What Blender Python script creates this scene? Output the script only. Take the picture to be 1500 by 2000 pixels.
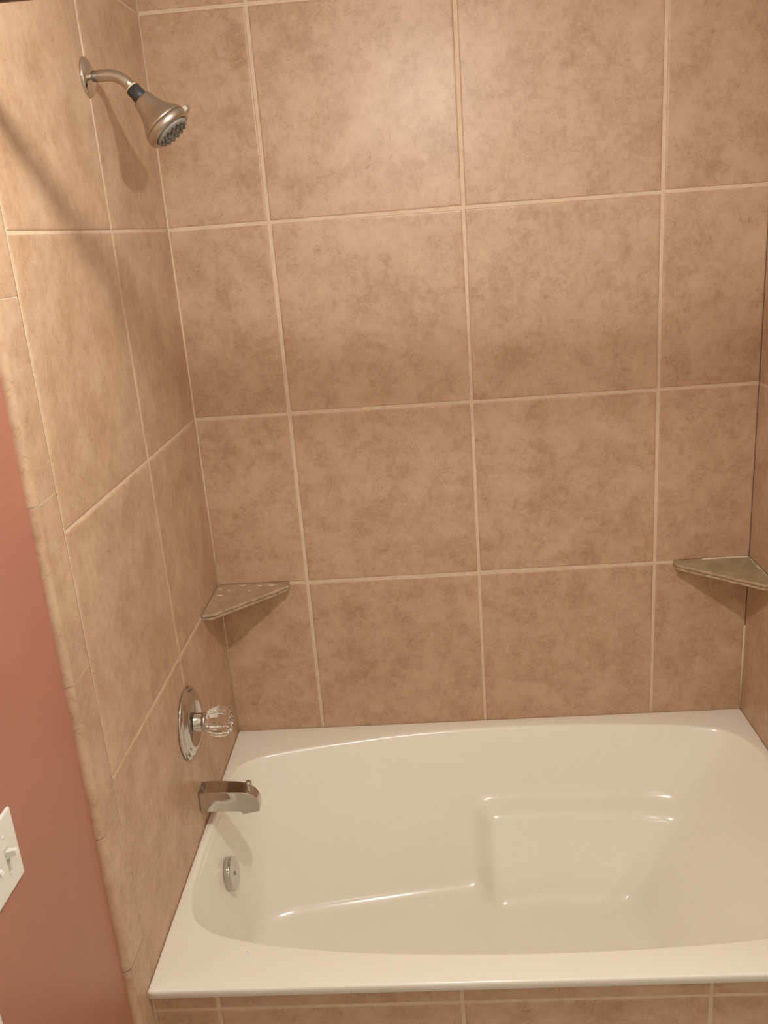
import bpy, bmesh, math, random
from mathutils import Vector, Matrix

# ------------------------------------------------------------------ scene, camera, light, exposure
S = bpy.context.scene
for o in list(bpy.data.objects):
    bpy.data.objects.remove(o)
C = S.collection
random.seed(7)
RIM = 0.53                       # height of the tub deck over the floor
S.view_settings.view_transform = 'Standard'
S.view_settings.look = 'None'
S.view_settings.gamma = 1.0
S.view_settings.use_curve_mapping = False
S.view_settings.exposure = 0.0
S.cycles.diffuse_bounces = 5
S.cycles.max_bounces = 11
S.cycles.sample_clamp_indirect = 4.0

cam_d = bpy.data.cameras.new('camera')
cam_d.sensor_fit = 'AUTO'
cam_d.sensor_width = 36.0
cam_d.lens = 30.923
cam_d.clip_start = 0.02
cam = bpy.data.objects.new('camera', cam_d)
C.objects.link(cam)
cr = Vector((0.99674513, 0.03485485, -0.07269309))
cd = Vector((-0.05844609, -0.30864034, -0.94938148))
cf = Vector((-0.05552656, 0.95053999, -0.30559862))
m = Matrix((cr, -cd, -cf)).transposed().to_4x4()
m.translation = Vector((0.62916, -2.32676, 1.41992 + RIM))
cam.matrix_world = m
S.camera = cam

w = bpy.data.worlds.new('world')
S.world = w
w.use_nodes = True
w.node_tree.nodes['Background'].inputs['Color'].default_value = (1.0, 0.85, 0.7, 1)
w.node_tree.nodes['Background'].inputs['Strength'].default_value = 0.05

LAMP = Vector((0.68, -1.27, 1.89 + RIM))     # bulb of the ceiling light over the tub front
BULB_POWER = 1060.0                          # emission strength of the bulb
BULB_COLOR = (1.0, 0.985, 0.88)
FILL_DOME_POWER = 13.5                             # unseen frosted dome, added as fill light further back

# ------------------------------------------------------------------ materials
def mat(name, col, rough=0.5, metal=0.0, **kw):
    mt = bpy.data.materials.new(name)
    mt.use_nodes = True
    b = mt.node_tree.nodes['Principled BSDF']
    b.inputs['Base Color'].default_value = (*col, 1)
    b.inputs['Roughness'].default_value = rough
    b.inputs['Metallic'].default_value = metal
    for k, v in kw.items():
        b.inputs[k].default_value = v
    return mt

def nn(nt, t, **kw):
    n = nt.nodes.new(t)
    for k, v in kw.items():
        setattr(n, k, v)
    return n

def ramp(nt, stops):
    r = nn(nt, 'ShaderNodeValToRGB')
    e = r.color_ramp.elements
    while len(e) < len(stops):
        e.new(0.5)
    for el, (p, c) in zip(e, stops):
        el.position = p
        el.color = (*c, 1) if len(c) == 3 else c
    return r

def speckle(mt, col_a, col_b, scale, bump=0.0, bscale=200.0):
    """mottle a plain material between two of its own colours, plus a fine bump"""
    nt = mt.node_tree
    b = nt.nodes['Principled BSDF']
    tc = nn(nt, 'ShaderNodeTexCoord')
    n = nn(nt, 'ShaderNodeTexNoise')
    n.inputs['Scale'].default_value = scale
    n.inputs['Detail'].default_value = 5
    nt.links.new(tc.outputs['Object'], n.inputs['Vector'])
    r = ramp(nt, [(0.35, col_a), (0.65, col_b)])
    nt.links.new(n.outputs['Fac'], r.inputs['Fac'])
    nt.links.new(r.outputs['Color'], b.inputs['Base Color'])
    if bump:
        n2 = nn(nt, 'ShaderNodeTexNoise')
        n2.inputs['Scale'].default_value = bscale
        nt.links.new(tc.outputs['Object'], n2.inputs['Vector'])
        bp = nn(nt, 'ShaderNodeBump')
        bp.inputs['Strength'].default_value = bump
        bp.inputs['Distance'].default_value = 0.002
        nt.links.new(n2.outputs['Fac'], bp.inputs['Height'])
        nt.links.new(bp.outputs['Normal'], b.inputs['Normal'])
    return mt

def tile_material(name, light, mid, dark, vein, rough=0.42):
    mt = mat(name, mid, rough)
    nt = mt.node_tree
    L = nt.links.new
    nt.nodes['Principled BSDF'].inputs['Specular IOR Level'].default_value = 0.65
    b = nt.nodes['Principled BSDF']
    tc = nn(nt, 'ShaderNodeTexCoord')
    at = nn(nt, 'ShaderNodeAttribute')
    at.attribute_name = 'tile_rand'
    vm = nn(nt, 'ShaderNodeVectorMath', operation='SCALE')
    vm.inputs[0].default_value = (7.3, 13.1, 5.7)
    L(at.outputs['Fac'], vm.inputs['Scale'])
    va = nn(nt, 'ShaderNodeVectorMath', operation='ADD')
    L(tc.outputs['Object'], va.inputs[0])
    L(vm.outputs['Vector'], va.inputs[1])
    def noise(scale, detail=4, rgh=0.55, dist=0.0):
        n = nn(nt, 'ShaderNodeTexNoise')
        n.inputs['Scale'].default_value = scale
        n.inputs['Detail'].default_value = detail
        n.inputs['Roughness'].default_value = rgh
        n.inputs['Distortion'].default_value = dist
        L(va.outputs['Vector'], n.inputs['Vector'])
        return n
    big = noise(9.0, 3, 0.5)
    med = noise(42.0, 8, 0.72, 0.3)
    mixf = nn(nt, 'ShaderNodeMath', operation='MULTIPLY_ADD')
    L(big.outputs['Fac'], mixf.inputs[0])
    mixf.inputs[1].default_value = 0.42
    h = nn(nt, 'ShaderNodeMath', operation='MULTIPLY')
    L(med.outputs['Fac'], h.inputs[0])
    h.inputs[1].default_value = 0.58
    L(h.outputs[0], mixf.inputs[2])
    r = ramp(nt, [(0.34, dark), (0.48, mid), (0.60, light)])
    L(mixf.outputs[0], r.inputs['Fac'])
    # fine curled veins, gathered in patches
    vn = noise(24.0, 3, 0.6, 1.6)
    sub = nn(nt, 'ShaderNodeMath', operation='SUBTRACT')
    L(vn.outputs['Fac'], sub.inputs[0]); sub.inputs[1].default_value = 0.5
    ab = nn(nt, 'ShaderNodeMath', operation='ABSOLUTE')
    L(sub.outputs[0], ab.inputs[0])
    vr = ramp(nt, [(0.0, (1, 1, 1)), (0.020, (0, 0, 0))])
    L(ab.outputs[0], vr.inputs['Fac'])
    pm = noise(14.0, 4, 0.65)
    pr = ramp(nt, [(0.44, (0, 0, 0)), (0.64, (1, 1, 1))])
    L(pm.outputs['Fac'], pr.inputs['Fac'])
    vf = nn(nt, 'ShaderNodeMath', operation='MULTIPLY')
    L(vr.outputs['Color'], vf.inputs[0]); L(pr.outputs['Color'], vf.inputs[1])
    vf2 = nn(nt, 'ShaderNodeMath', operation='MULTIPLY')
    L(vf.outputs[0], vf2.inputs[0]); vf2.inputs[1].default_value = 0.8
    mx = nn(nt, 'ShaderNodeMixRGB')
    L(vf2.outputs[0], mx.inputs['Fac'])
    L(r.outputs['Color'], mx.inputs['Color1'])
    mx.inputs['Color2'].default_value = (*vein, 1)
    # patches slightly browner than the rest of the tile
    mx2 = nn(nt, 'ShaderNodeMixRGB')
    pf = nn(nt, 'ShaderNodeMath', operation='MULTIPLY')
    L(pr.outputs['Color'], pf.inputs[0]); pf.inputs[1].default_value = 0.42
    L(pf.outputs[0], mx2.inputs['Fac'])
    L(mx.outputs['Color'], mx2.inputs['Color1'])
    mx2.inputs['Color2'].default_value = (*dark, 1)
    L(mx2.outputs['Color'], b.inputs['Base Color'])
    bp = nn(nt, 'ShaderNodeBump')
    bp.inputs['Strength'].default_value = 0.12
    bp.inputs['Distance'].default_value = 0.002
    L(med.outputs['Fac'], bp.inputs['Height'])
    L(bp.outputs['Normal'], b.inputs['Normal'])
    return mt

M = {}
M['tile'] = tile_material('travertine_look_tile', (0.61, 0.428, 0.295), (0.55, 0.362, 0.240), (0.43, 0.263, 0.160), (0.27, 0.155, 0.085), 0.41)
M['grout'] = speckle(mat('beige_grout', (0.66, 0.52, 0.37), 0.8), (0.66, 0.51, 0.37), (0.73, 0.58, 0.43), 40, 0.2)
M['red_paint'] = speckle(mat('terracotta_wall_paint', (0.42, 0.178, 0.122), 0.42), (0.41, 0.173, 0.118), (0.43, 0.183, 0.126), 6, 0.15, 350)
M['white_paint'] = speckle(mat('white_ceiling_paint', (0.85, 0.83, 0.79), 0.7), (0.84, 0.82, 0.78), (0.86, 0.84, 0.80), 5, 0.15, 300)
M['trim_paint'] = speckle(mat('white_trim_paint', (0.78, 0.75, 0.69), 0.35), (0.77, 0.74, 0.68), (0.79, 0.76, 0.70), 5)
M['floor_tile'] = speckle(mat('floor_tile', (0.62, 0.57, 0.50), 0.4), (0.58, 0.53, 0.46), (0.66, 0.61, 0.54), 14)
M['acrylic'] = speckle(mat('biscuit_tub_acrylic', (0.92, 0.885, 0.80), 0.2), (0.915, 0.88, 0.795), (0.925, 0.89, 0.805), 3)
M['acrylic'].node_tree.nodes['Principled BSDF'].inputs['Roughness'].default_value = 0.16
M['chrome'] = speckle(mat('polished_chrome', (0.72, 0.70, 0.66), 0.08, 1.0), (0.60, 0.58, 0.55), (0.64, 0.62, 0.59), 20)
M['nickel'] = speckle(mat('brushed_nickel', (0.52, 0.47, 0.42), 0.33, 1.0), (0.50, 0.45, 0.40), (0.54, 0.49, 0.44), 30)
M['black_plastic'] = speckle(mat('black_plastic', (0.035, 0.035, 0.04), 0.45), (0.03, 0.03, 0.035), (0.045, 0.045, 0.05), 30)
M['ptfe'] = mat('thread_tape', (0.75, 0.68, 0.45), 0.5)
M['grey_plastic'] = speckle(mat('spray_face_plastic', (0.24, 0.23, 0.20), 0.4), (0.20, 0.19, 0.16), (0.30, 0.28, 0.25), 120)
M['nozzle'] = mat('grey_rubber_nozzle', (0.10, 0.095, 0.085), 0.5)
M['clear'] = mat('clear_acrylic', (0.97, 0.95, 0.93), 0.03, 0.0, **{'Transmission Weight': 1.0, 'IOR': 1.49})
M['stone'] = speckle(mat('tumbled_shelf_tile', (0.36, 0.29, 0.18), 0.55), (0.31, 0.245, 0.15), (0.42, 0.34, 0.225), 26, 0.5, 120)
M['stone_brown'] = speckle(mat('tumbled_brown_shelf_tile', (0.42, 0.29, 0.19), 0.55), (0.36, 0.245, 0.16), (0.47, 0.335, 0.225), 26, 0.5, 120)
M['stone_edge'] = speckle(mat('cut_tile_edge', (0.45, 0.33, 0.22), 0.8), (0.36, 0.25, 0.16), (0.52, 0.39, 0.27), 60, 0.8, 90)
M['glint'] = speckle(mat('white_glint', (0.93, 0.92, 0.88), 0.25), (0.92, 0.91, 0.87), (0.94, 0.93, 0.89), 50)
M['caulk'] = mat('pale_caulk', (0.72, 0.62, 0.50), 0.45)
M['switch'] = speckle(mat('white_switch_plastic', (0.80, 0.78, 0.73), 0.3), (0.79, 0.77, 0.72), (0.81, 0.79, 0.74), 8)
M['slot'] = mat('switch_slot_shadow_gap', (0.55, 0.53, 0.49), 0.6)
M['mortar'] = mat('dark_mortar', (0.22, 0.16, 0.11), 0.9)
M['bronze'] = speckle(mat('oil_rubbed_bronze', (0.10, 0.06, 0.055), 0.35, 0.8), (0.09, 0.055, 0.05), (0.12, 0.07, 0.06), 15)
M['bulb'] = mat('lit_bulb', (0.9, 0.85, 0.8), 0.4, 0.0, **{'Emission Strength': BULB_POWER})
M['bulb'].node_tree.nodes['Principled BSDF'].inputs['Emission Color'].default_value = (*BULB_COLOR, 1)

M['dome'] = mat('frosted_fill_dome', (0.9, 0.87, 0.8), 0.4, 0.0, **{'Emission Strength': FILL_DOME_POWER})
M['dome'].node_tree.nodes['Principled BSDF'].inputs['Emission Color'].default_value = (*BULB_COLOR, 1)

# ------------------------------------------------------------------ mesh helpers
def obj(name, bm, mats, parent=None, smooth=False, loc=(0, 0, 0)):
    me = bpy.data.meshes.new(name)
    bmesh.ops.recalc_face_normals(bm, faces=bm.faces)
    bm.to_mesh(me)
    bm.free()
    for mt in (mats if isinstance(mats, (list, tuple)) else [mats]):
        me.materials.append(mt)
    if smooth:
        for p in me.polygons:
            p.use_smooth = True
    o = bpy.data.objects.new(name, me)
    C.objects.link(o)
    o.location = loc
    if parent:
        o.parent = parent
    return o

def empty(name, loc, label, cat, group=None):
    o = bpy.data.objects.new(name, None)
    o.empty_display_size = 0.05
    C.objects.link(o)
    o.location = loc
    tag(o, label, cat, group)
    return o

def tag(o, label, cat, group=None):
    o['label'] = label
    o['category'] = cat
    if group:
        o['group'] = group
    return o

def struct(o, label, cat):
    o['kind'] = 'structure'
    o['label'] = label
    o['category'] = cat
    return o

def box(bm, lo, hi, mi=0, bevel=0.0):
    v = [bm.verts.new((x, y, z)) for x in (lo[0], hi[0]) for y in (lo[1], hi[1]) for z in (lo[2], hi[2])]
    fs = []
    for idx in ((0, 1, 3, 2), (4, 6, 7, 5), (0, 4, 5, 1), (2, 3, 7, 6), (0, 2, 6, 4), (1, 5, 7, 3)):
        f = bm.faces.new([v[i] for i in idx])
        f.material_index = mi
        fs.append(f)
    if bevel:
        es = list({e for f in fs for e in f.edges})
        bmesh.ops.bevel(bm, geom=es, offset=bevel, segments=3, affect='EDGES', profile=0.5)

def lathe(bm, prof, org, axis, seg=48, lobes=0, lobe_amp=0.0, mi=0, flat=False):
    """revolve (distance along axis, radius) pairs around an axis through org"""
    a = Vector(axis).normalized()
    u = a.orthogonal().normalized()
    if abs(a.z) < 0.9:
        u = (Vector((0, 0, 1)) - a * a.z).normalized()
    v = a.cross(u)
    rings = []
    for t, r in prof:
        p = Vector(org) + a * t
        if r <= 1e-6:
            rings.append([bm.verts.new(p)])
        else:
            ring = []
            for k in range(seg):
                th = 2 * math.pi * k / seg
                rr = r * (1 + (lobe_amp * math.cos(lobes * th) if lobes else 0))
                ring.append(bm.verts.new(p + (u * math.cos(th) + v * math.sin(th)) * rr))
            rings.append(ring)
    for A, B in zip(rings, rings[1:]):
        for k in range(seg):
            k2 = (k + 1) % seg
            if len(A) == 1 and len(B) == 1:
                continue
            if len(A) == 1:
                f = bm.faces.new((A[0], B[k], B[k2]))
            elif len(B) == 1:
                f = bm.faces.new((A[k], B[0], A[k2]))
            else:
                f = bm.faces.new((A[k], B[k], B[k2], A[k2]))
            f.material_index = mi
            f.smooth = not flat
    for ring, rev in ((rings[0], True), (rings[-1], False)):
        if len(ring) > 1:
            bm.faces.new(ring[::-1] if rev else ring).material_index = mi

def tube(bm, pts, r, seg=20, mi=0):
    pts = [Vector(p) for p in pts]
    rings = []
    ref = Vector((0, 1, 0))
    for i, p in enumerate(pts):
        d = (pts[min(i + 1, len(pts) - 1)] - pts[max(i - 1, 0)]).normalized()
        u = (ref - d * ref.dot(d)).normalized()
        v = d.cross(u)
        rings.append([bm.verts.new(p + (u * math.cos(2 * math.pi * k / seg) + v * math.sin(2 * math.pi * k / seg)) * r) for k in range(seg)])
    for A, B in zip(rings, rings[1:]):
        for k in range(seg):
            f = bm.faces.new((A[k], B[k], B[(k + 1) % seg], A[(k + 1) % seg]))
            f.smooth = True
            f.material_index = mi
    bm.faces.new(rings[0][::-1]).material_index = mi
    bm.faces.new(rings[-1]).material_index = mi

GROUT = 0.009
def tiles(bm, P, rects, slab, tile_mi=0, grout_mi=1, bull=None, g=GROUT):
    """tiles laid on a plane: P(a, b, d) gives the point at a, b and height d over the tile face;
    rects are the grout-centre rectangles, slab the rectangle of the grout bed behind them"""
    lay = bm.faces.layers.float.get('tile_rand') or bm.faces.layers.float.new('tile_rand')
    a0, a1, b0, b1 = slab
    f = bm.faces.new([bm.verts.new(P(a, b, -0.0022)) for a, b in ((a0, b0), (a1, b0), (a1, b1), (a0, b1))])
    f.material_index = grout_mi
    for (x0, x1, y0, y1) in rects:
        rnd = random.random()
        jit = 0.0007
        j = [random.uniform(-jit, jit) for _ in range(8)]
        tilt = random.uniform(-0.0003, 0.0003)
        def inset(e):
            q = g / 2 + e
            return [(x0 + q + j[0], y0 + q + j[1]), (x1 - q + j[2], y0 + q + j[3]), (x1 - q + j[4], y1 - q + j[5]), (x0 + q + j[6], y1 - q + j[7])]
        prev = None
        for e, d in ((0, -0.006), (0, -0.0026), (0.0006, -0.0014), (0.0018, -0.0006), (0.0042, -0.0001), (0.008, 0.0)):
            ring = [bm.verts.new(P(a, b, d + tilt)) for a, b in inset(e)]
            if prev:
                for k in range(4):
                    fc = bm.faces.new((prev[k], prev[(k + 1) % 4], ring[(k + 1) % 4], ring[k]))
                    fc.material_index = tile_mi
                    fc[lay] = rnd
            prev = ring
        fc = bm.faces.new(prev)
        fc.material_index = tile_mi
        fc[lay] = rnd

# ------------------------------------------------------------------ room shell
W = 1.5
PITCH = 0.49064
XS = [-0.0045, 0.2587, 0.7494, 1.2400, 1.5045]
CEIL = 2.02                        # over the deck
ZC = 0.4749
ROWS = [ZC - 2 * PITCH, ZC - PITCH, ZC, ZC + PITCH, ZC + 2 * PITCH, ZC + 3 * PITCH, CEIL + 0.08]
EDGE = -1.016                      # outer edge of the tiled part of the side walls
L1, L2 = -0.435, -0.926
FRONT = -3.0

def cut(vals, lo, hi):
    vs = [lo] + [v for v in vals if lo + 0.012 < v < hi - 0.012] + [hi]
    return list(zip(vs, vs[1:]))

# back wall: fully tiled, with its structural slab
bm = bmesh.new()
rects = [(x0, x1, max(z0, -0.45), min(z1, CEIL)) for x0, x1 in zip(XS, XS[1:]) for z0, z1 in zip(ROWS, ROWS[1:])]
tiles(bm, lambda a, b, d: Vector((a, -d, b + RIM)), rects, (0, W, -0.45, CEIL), g=0.0088)
box(bm, (-0.11, 0.0065, -RIM + RIM), (W + 0.11, 0.11, CEIL + RIM), 1)
back = struct(obj('wall_back', bm, [M['tile'], M['grout']]), 'beige mottled ceramic tile wall behind the bathtub', 'wall')

# side walls: painted slab, tiled panel as a part
def side_wall(name, x, s, label, paint):
    """x: plane of the tile face, s: +1 when the room lies towards +x"""
    bm = bmesh.new()
    lo, hi = sorted((x - s * 0.0136, x - s * 0.11))
    box(bm, (lo, FRONT, 0), (hi, 0.0, CEIL + RIM))
    wl = struct(obj(name, bm, paint), label, 'wall')
    bm = bmesh.new()
    rects = []
    for y0, y1 in ((L1, 0.0033), (L2, L1)):
        rects += [(y0, y1, max(z0, -0.45), min(z1, CEIL)) for z0, z1 in zip(ROWS, ROWS[1:])]
    tiles(bm, lambda a, b, d: Vector((x + s * d, a, b + RIM)), rects, (L2, 0, -0.45, CEIL), g=0.0065)
    obj('tile_panel', bm, [M['tile'], M['grout']], wl)
    # bullnose strip down the outer edge
    bm = bmesh.new()
    lay = bm.faces.layers.float.new('tile_rand')
    zs = [-RIM] + [v for v in (-0.208, 0.106, 0.408, 0.717, 1.0385, 1.361, 1.679)] + [CEIL]
    prof = [(L2 - 0.0035, -0.012), (L2 - 0.0035, -0.0015), (L2 - 0.006, 0.0)]
    r = 0.0130
    e = EDGE
    for k in range(0, 9):
        th = math.pi / 2 * k / 8
        prof.append((e + r - r * math.sin(th), -r + r * math.cos(th)))
    prof.append((e, -0.0138))
    for z0, z1 in zip(zs, zs[1:]):
        rnd = random.random()
        dy = random.uniform(-0.0012, 0.0012)
        rings = []
        for z in (z0 + 0.0012, z1 - 0.0012):
            rings.append([bm.verts.new((x + s * d, y + (dy if i > 2 else 0), z + RIM)) for i, (y, d) in enumerate(prof)])
        for i in range(len(prof) - 1):
            f = bm.faces.new((rings[0][i], rings[0][i + 1], rings[1][i + 1], rings[1][i]))
            f[lay] = rnd
            f.smooth = i > 2
    # grout between the strip pieces
    ins = 0.0008
    pg = [(y + (ins if i > 2 else 0), d - (ins if d > -0.008 else 0)) for i, (y, d) in enumerate(prof)]
    rg = [[bm.verts.new((x + s * d, y, z + RIM)) for y, d in pg] for z in (zs[0], zs[-1])]
    for i in range(len(pg) - 1):
        f = bm.faces.new((rg[0][i], rg[0][i + 1], rg[1][i + 1], rg[1][i])); f.material_index = 1
    bm2 = bm
    obj('bullnose_edge', bm2, [M['tile'], M['grout']], wl)
    return wl
wall_left = side_wall('wall_left', 0.0, 1, 'terracotta painted wall with beige tile around the tub plumbing', M['red_paint'])
wall_right = side_wall('wall_right', W, -1, 'beige tiled wall at the right end of the bathtub', M['white_paint'])

bm = bmesh.new()
tube(bm, [(0.0008, -0.0008, 0.003 + RIM), (0.0010, -0.0010, CEIL + RIM)], 0.0030, 8)
obj('corner_grout', bm, M['grout'], back)
bm = bmesh.new()
tube(bm, [(W - 0.0025, -0.003, 0.004 + RIM), (W - 0.0025, -0.003, 0.27 + RIM)], 0.0034, 8)
obj('corner_caulk', bm, M['grout'], back)

bm = bmesh.new(); box(bm, (-0.11, FRONT - 0.1, -0.1), (W + 0.11, 0.11, 0.0))
struct(obj('floor', bm, M['floor_tile']), 'pale tiled bathroom floor', 'floor')
bm = bmesh.new(); box(bm, (-0.11, FRONT - 0.1, CEIL + RIM), (W + 0.11, 0.11, CEIL + RIM + 0.1))
struct(obj('ceiling', bm, M['white_paint']), 'white painted bathroom ceiling', 'ceiling')
bm = bmesh.new(); box(bm, (-0.11, FRONT - 0.1, 0.0), (W + 0.11, FRONT, CEIL + RIM))
struct(obj('wall_front', bm, M['white_paint']), 'white painted wall facing the bathtub', 'wall')

# tiled apron under the tub deck
AY = -0.948
bm = bmesh.new()
ax = [0.0, 0.136, 0.631, 1.122, W]
az = [-RIM, -0.066, -0.018]
rects = [(x0, x1, z0, z1) for x0, x1 in zip(ax, ax[1:]) for z0, z1 in zip(az, az[1:])]
tiles(bm, lambda a, b, d: Vector((a, AY - d, b + RIM)), rects, (0.0, W, -RIM, -0.018), g=0.008)
box(bm, (0.0, AY + 0.0065, 0.0), (W, AY + 0.03, RIM - 0.022), 1)
struct(obj('tub_apron', bm, [M['tile'], M['grout']]), 'beige tiled apron of the tub below its white deck', 'trim')

# door and casing on the left wall beyond the switch
CX = -0.0136
bm = bmesh.new()
def casing(bm, y0, y1, z0, z1):
    box(bm, (CX, y0, z0), (CX + 0.017, y1, z1), 0, 0.004)
casing(bm, -1.482, -1.417, 0, 2.10)
casing(bm, -2.295, -2.23, 0, 2.10)
casing(bm, -2.295, -1.417, 2.10, 2.165)
struct(obj('trim_1', bm, M['trim_paint']), 'white door casing beside the light switch', 'trim')
bm = bmesh.new()
box(bm, (CX, -2.229, 0.008), (CX + 0.008, -1.483, 2.098))
for z0, z1 in ((0.2, 0.95), (1.1, 1.95)):
    for y0, y1 in ((-2.13, -1.89), (-1.81, -1.57)):
        box(bm, (CX + 0.008, y0, z0), (CX + 0.012, y1, z1), 0, 0.0035)
dr = struct(obj('door_1', bm, M['trim_paint']), 'white four panel bathroom door', 'door')
bm = bmesh.new()
lathe(bm, [(0, 0.03), (0.005, 0.03), (0.008, 0.012), (0.03, 0.012), (0.036, 0.024), (0.05, 0.028), (0.062, 0.02), (0.065, 0)], (CX + 0.008, -2.16, 1.0), (1, 0, 0), 24)
obj('door_knob', bm, M['nickel'], dr, True)
bm = bmesh.new(); box(bm, (CX, -1.41, 0), (CX + 0.013, EDGE - 0.002, 0.09), 0, 0.004)
struct(obj('baseboard_left', bm, M['trim_paint']), 'short white baseboard between door casing and tile edge', 'baseboard')

# ------------------------------------------------------------------ bathtub
def spline(pts, n):
    """closed Catmull-Rom through pts (tuples), n samples per span"""
    out = []
    N = len(pts)
    for i in range(N):
        p0, p1, p2, p3 = (Vector(pts[(i + k - 1) % N]) for k in range(4))
        for s in range(n):
            t = s / n
            out.append(0.5 * ((2 * p1) + (p2 - p0) * t + (2 * p0 - 5 * p1 + 4 * p2 - p3) * t * t + (3 * p1 - p0 - 3 * p2 + p3) * t ** 3))
    return out

FZ = -0.40
# rim x, y, floor x, y   (counter-clockwise seen from above, from the left end)
ctrl = [
 (0.018, -0.470, 0.078, -0.470),
 (0.018, -0.600, 0.080, -0.560),
 (0.026, -0.700, 0.096, -0.615),
 (0.054, -0.770, 0.135, -0.655),
 (0.125, -0.818, 0.225, -0.678),
 (0.250, -0.850, 0.350, -0.688),
 (0.420, -0.874, 0.480, -0.694),
 (0.640, -0.888, 0.640, -0.700),
 (0.840, -0.891, 0.800, -0.702),
 (1.050, -0.886, 0.950, -0.700),
 (1.255, -0.871, 1.030, -0.694),
 (1.390, -0.835, 1.080, -0.670),
 (1.455, -0.770, 1.100, -0.630),
 (1.478, -0.660, 1.108, -0.560),
 (1.482, -0.470, 1.112, -0.470),
 (1.480, -0.310, 1.110, -0.390),
 (1.466, -0.200, 1.104, -0.320),
 (1.425, -0.122, 1.085, -0.275),
 (1.340, -0.086, 1.040, -0.252),
 (1.200, -0.066, 0.980, -0.244),
 (1.040, -0.052, 0.900, -0.240),
 (0.825, -0.045, 0.780, -0.248),
 (0.640, -0.051, 0.640, -0.262),
 (0.490, -0.064, 0.480, -0.286),
 (0.300, -0.095, 0.340, -0.308),
 (0.165, -0.124, 0.245, -0.324),
 (0.085, -0.152, 0.168, -0.338),
 (0.038, -0.205, 0.112, -0.362),
 (0.022, -0.310, 0.084, -0.405),
]
cv = spline(ctrl, 14)
NR = len(cv)
def bez(a, b, c, n):
    return [a * (1 - t) ** 2 + b * 2 * t * (1 - t) + c * t * t for t in (k / n for k in range(n + 1))]
def sstep(x, a, b):
    t = min(1, max(0, (x - a) / (b - a)))
    return t * t * (3 - 2 * t)
ctr = Vector((0.66, -0.47, FZ - 0.006))
inward = []
for i in range(NR):
    acc = Vector((0, 0, 0))
    for k in range(-14, 15):
        a_, b_ = cv[(i + k - 1) % NR], cv[(i + k + 1) % NR]
        t_ = Vector((b_[2] - a_[2], b_[3] - a_[3], 0)).normalized()
        acc += Vector((-t_.y, t_.x, 0)) * (1 - abs(k) / 15)
    inward.append(acc.normalized())
if inward[0].x < 0:
    inward = [-v_ for v_ in inward]
def column(i):
    c = cv[i]
    R = Vector((c[0], c[1], 0.0)); F = Vector((c[2], c[3], FZ))
    d = (F - R).normalized()
    out = Vector((R.x - F.x, R.y - F.y, 0)).normalized()
    col = [R + out * 0.007]
    col += bez(R + out * 0.007, R, R + d * 0.010, 7)[1:]
    a, b = R + d * 0.010, F - d * 0.040
    n = 40
    col += [a + (b - a) * (k / n) for k in range(1, n)]
    inn = inward[i]
    col += bez(b, F, F + inn * 0.050 + Vector((0, 0, -0.001)), 9)
    e = col[-1]
    for k in range(1, 7):
        q = e.lerp(ctr, k / 7)
        col.append(q)
    # arm rests: a moulded block standing out of the long walls near the sloped end
    res = []
    for p in col:
        p = p.copy()
        side = 1 if p.y > -0.47 else -1
        amount = 0.0
        if p.z < -0.10:
            ex = sstep(p.x, 0.695, 0.750)
            xr = 1.475 - 0.37 * (-p.z / 0.40)
            wc = sstep(abs(c[1] + 0.47), 0.12, 0.375) * (1 - sstep(p.x, xr - 0.085, xr + 0.085))          # dies away round the sloped end
            ez = sstep(-p.z, 0.172, 0.206)                     # the ledge, then straight down to the floor
            amount = ex * ez * wc * (0.046 + 0.032 * sstep(-p.z, 0.21, 0.40))
            amount *= sstep(abs(p.y + 0.47), 0.02, 0.19)
        p.y -= side * amount
        res.append(p)
    return res
cols = [column(i) for i in range(NR)]
tub = empty('bathtub', (0, 0, RIM), 'biscuit coloured rectangular soaking tub with sloped backrest and moulded armrest', 'bathtub')
TX0, TX1, TY0, TY1 = 0.0003, W - 0.0003, -0.962, -0.0003
def rect_hit(p, q):
    """point on the tub's outer rectangle, along the ray from q through p"""
    d = p - q
    best = 1e9
    for lim, o_, dd in ((TX0, q.x, d.x), (TX1, q.x, d.x), (TY0, q.y, d.y), (TY1, q.y, d.y)):
        if abs(dd) > 1e-9:
            t = (lim - o_) / dd
            if t > 1e-6:
                best = min(best, t)
    return q + d * best
q0 = Vector((0.75, -0.48))
outer = [rect_hit(Vector((c[0], c[1])), q0) for c in cv]
for cx, cy in ((TX0, TY0), (TX1, TY0), (TX1, TY1), (TX0, TY1)):      # keep the four corners
    k = min(range(NR), key=lambda i: (outer[i] - Vector((cx, cy))).length)
    outer[k] = Vector((cx, cy))
bm = bmesh.new()
vc = [[bm.verts.new(p) for p in col] for col in cols]
bev = [(0.005, 0.0), (0.0022, -0.0006), (0.0006, -0.0022), (0.0, -0.005), (0.0, -0.0185), (0.002, -0.0205), (0.03, -0.0205)]
rim_rings = []
for ins, z in bev:
    rim_rings.append([bm.verts.new((min(max(p.x, TX0 + ins), TX1 - ins), max(p.y, TY0 + ins) if p.y < -0.5 else min(p.y, TY1 - ins), z)) for p in outer])
for i in range(NR):
    j = (i + 1) % NR
    for k in range(len(vc[i]) - 1):
        if (vc[i][k].co - vc[j][k].co).length > 1e-7:
            f = bm.faces.new((vc[i][k], vc[i][k + 1], vc[j][k + 1], vc[j][k])); f.smooth = True
    f = bm.faces.new((rim_rings[0][i], vc[i][0], vc[j][0], rim_rings[0][j])); f.smooth = True
    for A, B in zip(rim_rings, rim_rings[1:]):
        f = bm.faces.new((A[i], A[j], B[j], B[i])); f.smooth = True
bmesh.ops.remove_doubles(bm, verts=bm.verts, dist=1e-5)
cap = [v for v in bm.verts if v.is_boundary and v.co.z < -0.3]
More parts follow.
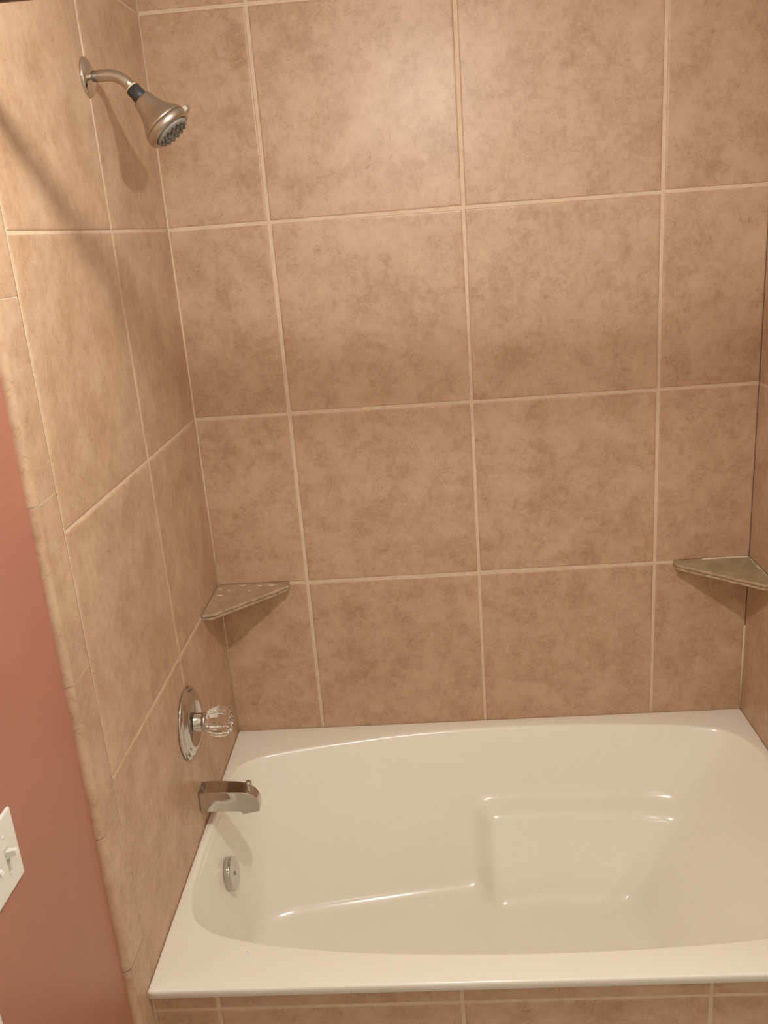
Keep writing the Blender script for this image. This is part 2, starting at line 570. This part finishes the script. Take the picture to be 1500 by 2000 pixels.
es = [e for e in bm.edges if e.is_boundary and e.verts[0].co.z < -0.3]
if es:
    bmesh.ops.holes_fill(bm, edges=es, sides=0)
shell = obj('tub_shell', bm, M['acrylic'], tub)
# smooth relaxation only inside the basin so moulded edges read soft
sm = shell.modifiers.new('soften', 'SMOOTH'); sm.factor = 0.5; sm.iterations = 4
vg = shell.vertex_groups.new(name='basin')
vg.add([v.index for v in shell.data.vertices if v.co.z < -0.02], 1.0, 'REPLACE')
sm.vertex_group = 'basin'
sm2 = shell.modifiers.new('soften_floor', 'SMOOTH'); sm2.factor = 0.5; sm2.iterations = 20
vg2 = shell.vertex_groups.new(name='basin_floor')
vg2.add([v.index for v in shell.data.vertices if v.co.z < FZ + 0.018], 1.0, 'REPLACE')
sm2.vertex_group = 'basin_floor'
# overflow plate on the plumbing end wall (a steep wall)
nrm = Vector((0.40, 0, 0.060)).normalized()
oz = -0.152
op = Vector((0.018 + 0.060 * (-oz / 0.40) - 0.001, -0.447, oz))
bm = bmesh.new()
lathe(bm, [(0.0, 0.043), (0.015, 0.0435), (0.018, 0.0425), (0.0193, 0.040), (0.0186, 0.032), (0.0186, 0.0)], op, nrm, 56)
ov = obj('overflow_plate', bm, M['chrome'], tub); ov['label'] = 'round chrome overflow cover'
bm = bmesh.new()
lathe(bm, [(0.0, 0.0055), (0.0016, 0.005), (0.0022, 0.0)], op + nrm * 0.0184, nrm, 20)
obj('screw', bm, M['grey_plastic'], ov)
bm = bmesh.new()
lathe(bm, [(-0.004, 0.032), (0.002, 0.032), (0.004, 0.029), (0.003, 0.022), (0.0005, 0.020), (0.0, 0.0)], (0.275, -0.545, FZ - 0.001), (0, 0, 1), 40)
obj('drain', bm, M['chrome'], tub)['label'] = 'round chrome drain'

# ------------------------------------------------------------------ tub spout
sp = empty('tub_spout', (0.0, -0.44, 0.08 + RIM), 'chrome tub spout with pull-up diverter on the left tiled wall', 'faucet')
prof = [(0.0005, 0.030), (0.03, 0.030), (0.06, 0.0292), (0.09, 0.027), (0.112, 0.0235), (0.126, 0.0195), (0.1375, 0.0125), (0.1455, 0.003), (0.1495, -0.010), (0.1502, -0.024),
        (0.147, -0.0385), (0.106, -0.0405), (0.102, -0.0255), (0.06, -0.0265), (0.0005, -0.0268)]
bm = bmesh.new()
def hw(x):
    return 0.0265 - 0.005 * (x / 0.15) - 0.007 * sstep(x, 0.125, 0.151)
A = [bm.verts.new((x, -hw(x), z)) for x, z in prof]
B = [bm.verts.new((x, hw(x), z)) for x, z in prof]
n = len(prof)
fa = bm.faces.new(A); fb = bm.faces.new(B[::-1])
for i in range(n):
    bm.faces.new((A[i], B[i], B[(i + 1) % n], A[(i + 1) % n]))
es = [e for e in list(fa.edges) + list(fb.edges)]
bmesh.ops.bevel(bm, geom=es, offset=0.0038, segments=4, affect='EDGES', profile=0.5)
o = obj('spout_body', bm, M['chrome'], sp)
for p in o.data.polygons:
    p.use_smooth = True
o.modifiers.new('wn', 'WEIGHTED_NORMAL').keep_sharp = True
bm = bmesh.new()
lathe(bm, [(-0.008, 0.0075), (-0.001, 0.007), (0.0, 0.0040), (0.0100, 0.0040), (0.0115, 0.0078), (0.016, 0.0088), (0.0200, 0.0068), (0.0212, 0)], (0.124, 0, 0.0225), (0.06, 0, 1), 24)
obj('diverter_knob', bm, M['chrome'], sp, True)

# ------------------------------------------------------------------ shower valve
va = empty('shower_valve', (0.0, -0.449, 0.303 + RIM), 'round chrome valve trim with clear faceted knob above the tub spout', 'shower valve')
bm = bmesh.new()
lathe(bm, [(0.0005, 0.089), (0.004, 0.089), (0.0065, 0.087), (0.0075, 0.083), (0.0085, 0.0815), (0.0115, 0.080), (0.0135, 0.076), (0.0142, 0.072), (0.0155, 0.0705),
           (0.0185, 0.066), (0.0195, 0.060), (0.0185, 0.053), (0.0165, 0.0505), (0.0165, 0.0)], (0, 0, 0), (1, 0, 0), 72)
obj('escutcheon', bm, M['chrome'], va)
bm = bmesh.new()
lathe(bm, [(0.0166, 0.0235), (0.018, 0.0225), (0.033, 0.0225), (0.0345, 0.0205), (0.037, 0.0205), (0.0385, 0.0235), (0.044, 0.0245), (0.047, 0.022), (0.047, 0.0)], (0, 0, 0), (1, 0, 0), 40)
obj('stem_sleeve', bm, M['chrome'], va)
bm = bmesh.new()
lathe(bm, [(0.0472, 0.0), (0.0472, 0.019), (0.051, 0.027), (0.057, 0.032), (0.070, 0.0355), (0.089, 0.0355), (0.100, 0.032), (0.106, 0.025), (0.108, 0.017), (0.104, 0.011), (0.103, 0.0)],
      (0, 0, 0), (1, 0, 0), 48, 8, 0.065)
kn = obj('knob', bm, M['clear'], va); kn['label'] = 'clear acrylic faceted knob'
for p in kn.data.polygons:
    p.use_smooth = False

# ------------------------------------------------------------------ shower head
sh = empty('overhead_shower', (0.0, -0.44, 1.7455 + RIM), 'brushed nickel shower head on bent arm high on left tiled wall', 'shower head')
bm = bmesh.new()
lathe(bm, [(0.0005, 0.0365), (0.003, 0.0365), (0.006, 0.034), (0.009, 0.027), (0.0125, 0.019), (0.015, 0.0135), (0.015, 0.0)], (0, 0, 0), (1, 0, 0), 48)
obj('flange', bm, M['chrome'], sh)
ax_ = Vector((0.0667, -0.006, -0.083)).normalized()
pA = Vector((0.0868, 0, 1.7195 - 1.7455))
bm = bmesh.new()
k0 = pA - ax_ * 0.043
pts = [Vector((0.013, 0, 0)), Vector((0.03, 0, 0))]
pts += bez(Vector((0.036, 0, 0)), Vector((0.062, 0, 0.0015)), pA - ax_ * 0.012, 12)
pts.append(pA + ax_ * 0.002)
tube(bm, pts, 0.0108, 24)
obj('shower_arm', bm, M['nickel'], sh)
bm = bmesh.new()
lathe(bm, [(-0.002, 0.0122), (0.0015, 0.0122)], pA, ax_, 28)
obj('thread_tape', bm, M['ptfe'], sh)
bm = bmesh.new()
lathe(bm, [(0.001, 0.0128), (0.002, 0.0145), (0.026, 0.0150), (0.028, 0.0135)], pA, ax_, 28)
o = obj('swivel_collar', bm, M['black_plastic'], sh); o['label'] = 'black plastic swivel collar'
bm = bmesh.new()
lathe(bm, [(0.0275, 0.0000), (0.0275, 0.0185), (0.0305, 0.0207), (0.0425, 0.0230), (0.0569, 0.0280), (0.0713, 0.0358), (0.0821, 0.0431), (0.0881, 0.0465), (0.0923, 0.0476), (0.0927, 0.0454)], pA, ax_, 56)
obj('bell_housing', bm, M['nickel'], sh)
bm = bmesh.new()
lathe(bm, [(0.0929, 0.0454), (0.0934, 0.0482), (0.0989, 0.0493), (0.1049, 0.0482), (0.1091, 0.0448), (0.1103, 0.0403), (0.1079, 0.0386), (0.1079, 0.0000)], pA, ax_, 56)
obj('spray_ring', bm, M['nickel'], sh)
bm = bmesh.new()
lathe(bm, [(0.1085, 0.0000), (0.1085, 0.0375), (0.1127, 0.0364), (0.1145, 0.0336), (0.1139, 0.0000)], pA, ax_, 40)
face = obj('spray_face', bm, M['grey_plastic'], sh)
u = Vector((0, 1, 0)); u = (u - ax_ * u.dot(ax_)).normalized(); v = ax_.cross(u)
bm = bmesh.new()
for rr, cnt in ((0.0300, 16), (0.0210, 11), (0.0115, 6)):
    for k in range(cnt):
        th = 2 * math.pi * k / cnt
        lathe(bm, [(0.1127, 0.0034), (0.1175, 0.0028), (0.1181, 0.0000)], pA + (u * math.cos(th) + v * math.sin(th)) * rr, ax_, 10)
obj('nozzle_pattern', bm, M['nozzle'], face)
# spray selector tab on the rim
bm = bmesh.new()
tdir = (Vector((0.78, 0.05, 0.62))); tdir = (tdir - ax_ * tdir.dot(ax_)).normalized(); tside = ax_.cross(tdir)
c0 = pA + ax_ * 0.1007 + tdir * 0.047
vs = []
for t_, hw_, ht in ((0.0, 0.010, 0.005), (0.008, 0.008, 0.004), (0.0125, 0.004, 0.002)):
    p = c0 + tdir * t_
    vs.append([bm.verts.new(p + tside * a * hw_ + ax_ * b * ht) for a, b in ((-1, -1), (1, -1), (1, 1), (-1, 1))])
for A, B in zip(vs, vs[1:]):
    for k in range(4):
        bm.faces.new((A[k], A[(k + 1) % 4], B[(k + 1) % 4], B[k]))
bm.faces.new(vs[0]); bm.faces.new(vs[-1])
obj('selector_tab', bm, M['nickel'], sh)

# ------------------------------------------------------------------ corner shelves
def shelf(x, s, label, seed, stone):
    rd = random.Random(seed)
    e = empty('corner_shelf', (x, 0.0, 0.4635 + RIM), label, 'shelf', 'stone corner shelves')
    LW, LB, TIP = 0.206, 0.208, 0.030
    def outline(grow):
        a = [(0.0006, -0.0006), (0.0006, -LW - grow), (TIP, -LW + 0.004 - grow)]
        n = 26
        p1, p2 = Vector((TIP, -LW + 0.004)), Vector((LB, -TIP))
        d = (p2 - p1); nrm_ = Vector((d.y, -d.x)).normalized()
        for k in range(1, n):
            q = p1 + d * k / n + nrm_ * (grow + rd.uniform(-0.0016, 0.0016))
            a.append((q.x, q.y))
        a += [(LB + grow, -TIP), (LB + grow * 0.5, -0.0006)]
        return a
    for nm, z0, z1, gr in (('base_tile', 0.0, 0.0068, -0.001), ('top_tile', 0.0092, 0.0165, 0.001)):
        bm = bmesh.new()
        ol = outline(gr)
        lo = [bm.verts.new((s * px, py, z0 + rd.uniform(-0.0005, 0.0005))) for px, py in ol]
        mi = [bm.verts.new((s * (px + rd.uniform(-.0006, .0006)) if px > .001 else s * px, py, (z0 + z1) / 2 + 0.001)) for px, py in ol]
        hi = [bm.verts.new((s * (px * 0.992 if px > .001 else px), py * 0.992 if py < -.001 else py, z1)) for px, py in ol]
        bm.faces.new(lo[::-1]); bm.faces.new(hi)
        k_ = len(ol)
        for A, B in ((lo, mi), (mi, hi)):
            for k in range(k_):
                f = bm.faces.new((A[k], A[(k + 1) % k_], B[(k + 1) % k_], B[k])); f.material_index = 1
        obj(nm, bm, [stone, M['stone_edge']], e)
    # mortar line between the two tiles, set back
    bm = bmesh.new()
    ol = outline(-0.006)
    lo = [bm.verts.new((s * px, py, 0.0066)) for px, py in ol]; hi = [bm.verts.new((s * px, py, 0.0094)) for px, py in ol]
    for k in range(len(ol)):
        bm.faces.new((lo[k], lo[(k + 1) % len(ol)], hi[(k + 1) % len(ol)], hi[k]))
    obj('mortar', bm, M['mortar'], e)
    return e, LW, LB
eL, LW, LB = shelf(0.0, 1, 'brownish stone corner shelf above the shower valve, white caulk specks on it', 3, M['stone_brown'])
eR, _, _ = shelf(W, -1, 'olive stone corner shelf at the right end of the tub', 5, M['stone'])
rd = random.Random(11)
# smears of caulk left on top of the left shelf
for px, py, a, b in ((0.012, -0.03, 0.008, 0.004), (0.125, -0.020, 0.010, 0.004), (0.160, -0.022, 0.014, 0.004), (0.148, -0.014, 0.010, 0.003), (0.02, -0.075, 0.012, 0.003), (0.075, -0.012, 0.01, 0.003), (0.04, -0.045, 0.006, 0.002), (0.1, -0.055, 0.005, 0.002)):
    bm = bmesh.new()
    ring = [bm.verts.new((px + a * math.cos(t) * rd.uniform(.6, 1.1), py + b * math.sin(t) * rd.uniform(.6, 1.1), 0.0164)) for t in (k * math.pi / 5 for k in range(10))]
    top = bm.verts.new((px, py, 0.0182))
    for k in range(10):
        bm.faces.new((ring[k], ring[(k + 1) % 10], top))
    obj('caulk_speck', bm, M['caulk'], eL)['label'] = 'white caulk speck'
bm = bmesh.new()
def bead(bm, a, b, r):
    n = 24
    tube(bm, [Vector(a).lerp(Vector(b), k / n) + Vector((rd.uniform(-.0005, .0005),) * 3) for k in range(n + 1)], r, 8)
bead(bm, (-0.003, -0.003, 0.0165), (-0.13, -0.003, 0.0165), 0.0028)
obj('caulk_bead', bm, M['caulk'], eR)['label'] = 'pale caulk bead'
bm = bmesh.new()
bead(bm, (-0.004, -0.01, 0.0165), (-0.004, -0.20, 0.0165), 0.0026)
obj('caulk_bead', bm, M['caulk'], eR)['label'] = 'pale caulk bead'

# ------------------------------------------------------------------ light switch
PX = -0.0136
sw = empty('light_switch', (PX, -1.323, 0.608 + RIM), 'white two-toggle light switch on the terracotta wall', 'light switch')
bm = bmesh.new()
box(bm, (0.0, -0.058, -0.0585), (0.0062, 0.058, 0.0585), 0, 0.0032)
pl_ = obj('wall_plate', bm, M['switch'], sw)
for yy in (0.023, -0.023):
    bm = bmesh.new()
    box(bm, (0.0055, yy - 0.0052, -0.0125), (0.0068, yy + 0.0052, 0.0125))
    obj('toggle_slot', bm, M['slot'], sw)
    bm = bmesh.new()
    t0 = Vector((0.004, yy, 0.001)); dv = Vector((0.019, 0, 0.0062)).normalized(); up = Vector((-dv.z, 0, dv.x))
    rr = []
    for t_, a_, b_ in ((0, 0.0047, 0.0062), (0.012, 0.0042, 0.0045), (0.0185, 0.0038, 0.0036), (0.0195, 0.003, 0.0028)):
        rr.append([bm.verts.new(t0 + dv * t_ + Vector((0, sy * a_, 0)) + up * sz * b_) for sy, sz in ((-1, -1), (1, -1), (1, 1), (-1, 1))])
    for A, B in zip(rr, rr[1:]):
        for k in range(4):
            bm.faces.new((A[k], A[(k + 1) % 4], B[(k + 1) % 4], B[k]))
    bm.faces.new(rr[0]); bm.faces.new(rr[-1])
    obj('toggle', bm, M['switch'], sw)
    for zz in (0.030, -0.030):
        bm = bmesh.new()
        lathe(bm, [(0.0058, 0.0034), (0.0068, 0.0031), (0.0074, 0.0015), (0.0074, 0)], (0, yy, zz), (1, 0, 0), 16)
        obj('screw', bm, M['switch'], sw)

# ------------------------------------------------------------------ curtain rod
RY, RZ = -1.055, 1.747
rod = empty('shower_curtain_rod', (0.0, RY, RZ + RIM), 'dark bronze curtain rod spanning above the tub front', 'curtain rod')
bm = bmesh.new(); tube(bm, [(0.0, 0, 0), (W, 0, 0)], 0.0125, 24)
obj('rod_tube', bm, M['bronze'], rod)
for x0, s in ((-0.0085, 1), (W + 0.0085, -1)):
    bm = bmesh.new()
    lathe(bm, [(0.0, 0.030), (0.009, 0.030), (0.014, 0.026), (0.019, 0.017), (0.028, 0.0155), (0.028, 0.0128)], (x0, 0, 0), (s, 0, 0), 36)
    obj('end_flange', bm, M['bronze'], rod)

# ------------------------------------------------------------------ ceiling light
dz = CEIL + RIM - LAMP.z
cl = empty('ceiling_light', (LAMP.x, LAMP.y, CEIL + RIM), 'small lit half-globe lamp in white ceiling holder over the tub front', 'ceiling light')
bm = bmesh.new()
lathe(bm, [(0.0, 0.060), (0.008, 0.060), (0.016, 0.052), (0.030, 0.042), (0.050, 0.037), (dz - 0.012, 0.036), (dz - 0.011, 0.0)], (0, 0, 0), (0, 0, -1), 40)
obj('lamp_holder', bm, M['trim_paint'], cl)
bm = bmesh.new()
R_ = 0.034                         # half-globe lens facing down
pr = [(dz - 0.0105, 0.0)]
for k in range(0, 13):
    th = math.pi / 2 * k / 12
    pr.append((dz - 0.010 + R_ * math.sin(th), R_ * math.cos(th) if k < 12 else 0.0))
lathe(bm, pr, (0, 0, 0), (0, 0, -1), 24)
obj('bulb', bm, M['bulb'], cl)

dm = empty('ceiling_light', (0.75, -2.45, CEIL + RIM), 'unseen frosted dome added as fill light in the middle of the room', 'ceiling light')  # unseen lamp, added to brighten the lower walls and tub
bm = bmesh.new()
lathe(bm, [(0.0, 0.165), (0.018, 0.165), (0.022, 0.160), (0.022, 0.0)], (0, 0, 0), (0, 0, -1), 40)
obj('base_plate', bm, M['trim_paint'], dm)
bm = bmesh.new()
lathe(bm, [(0.0225, 0.0)] + [(0.0225 + 0.065 * math.sin(math.pi / 2 * k / 10), 0.150 * math.cos(math.pi / 2 * k / 10)) for k in range(10)] + [(0.0875, 0.0)], (0, 0, 0), (0, 0, -1), 40)
obj('fill_dome', bm, M['dome'], dm)

# ------------------------------------------------------------------ painted highlight, a small white bump on the tub deck
bm = bmesh.new()
lathe(bm, [(0.0, 0.0048), (0.0012, 0.0044), (0.0022, 0.003), (0.0028, 0.0)], (0, 0, 0), (0, 0, 1), 16, 3, 0.2)
tag(obj('glint_speck', bm, M['glint'], None, True, (0.1908, -0.8654, RIM)), 'painted highlight, a small white glossy bump on the front left of the tub deck', 'glint')
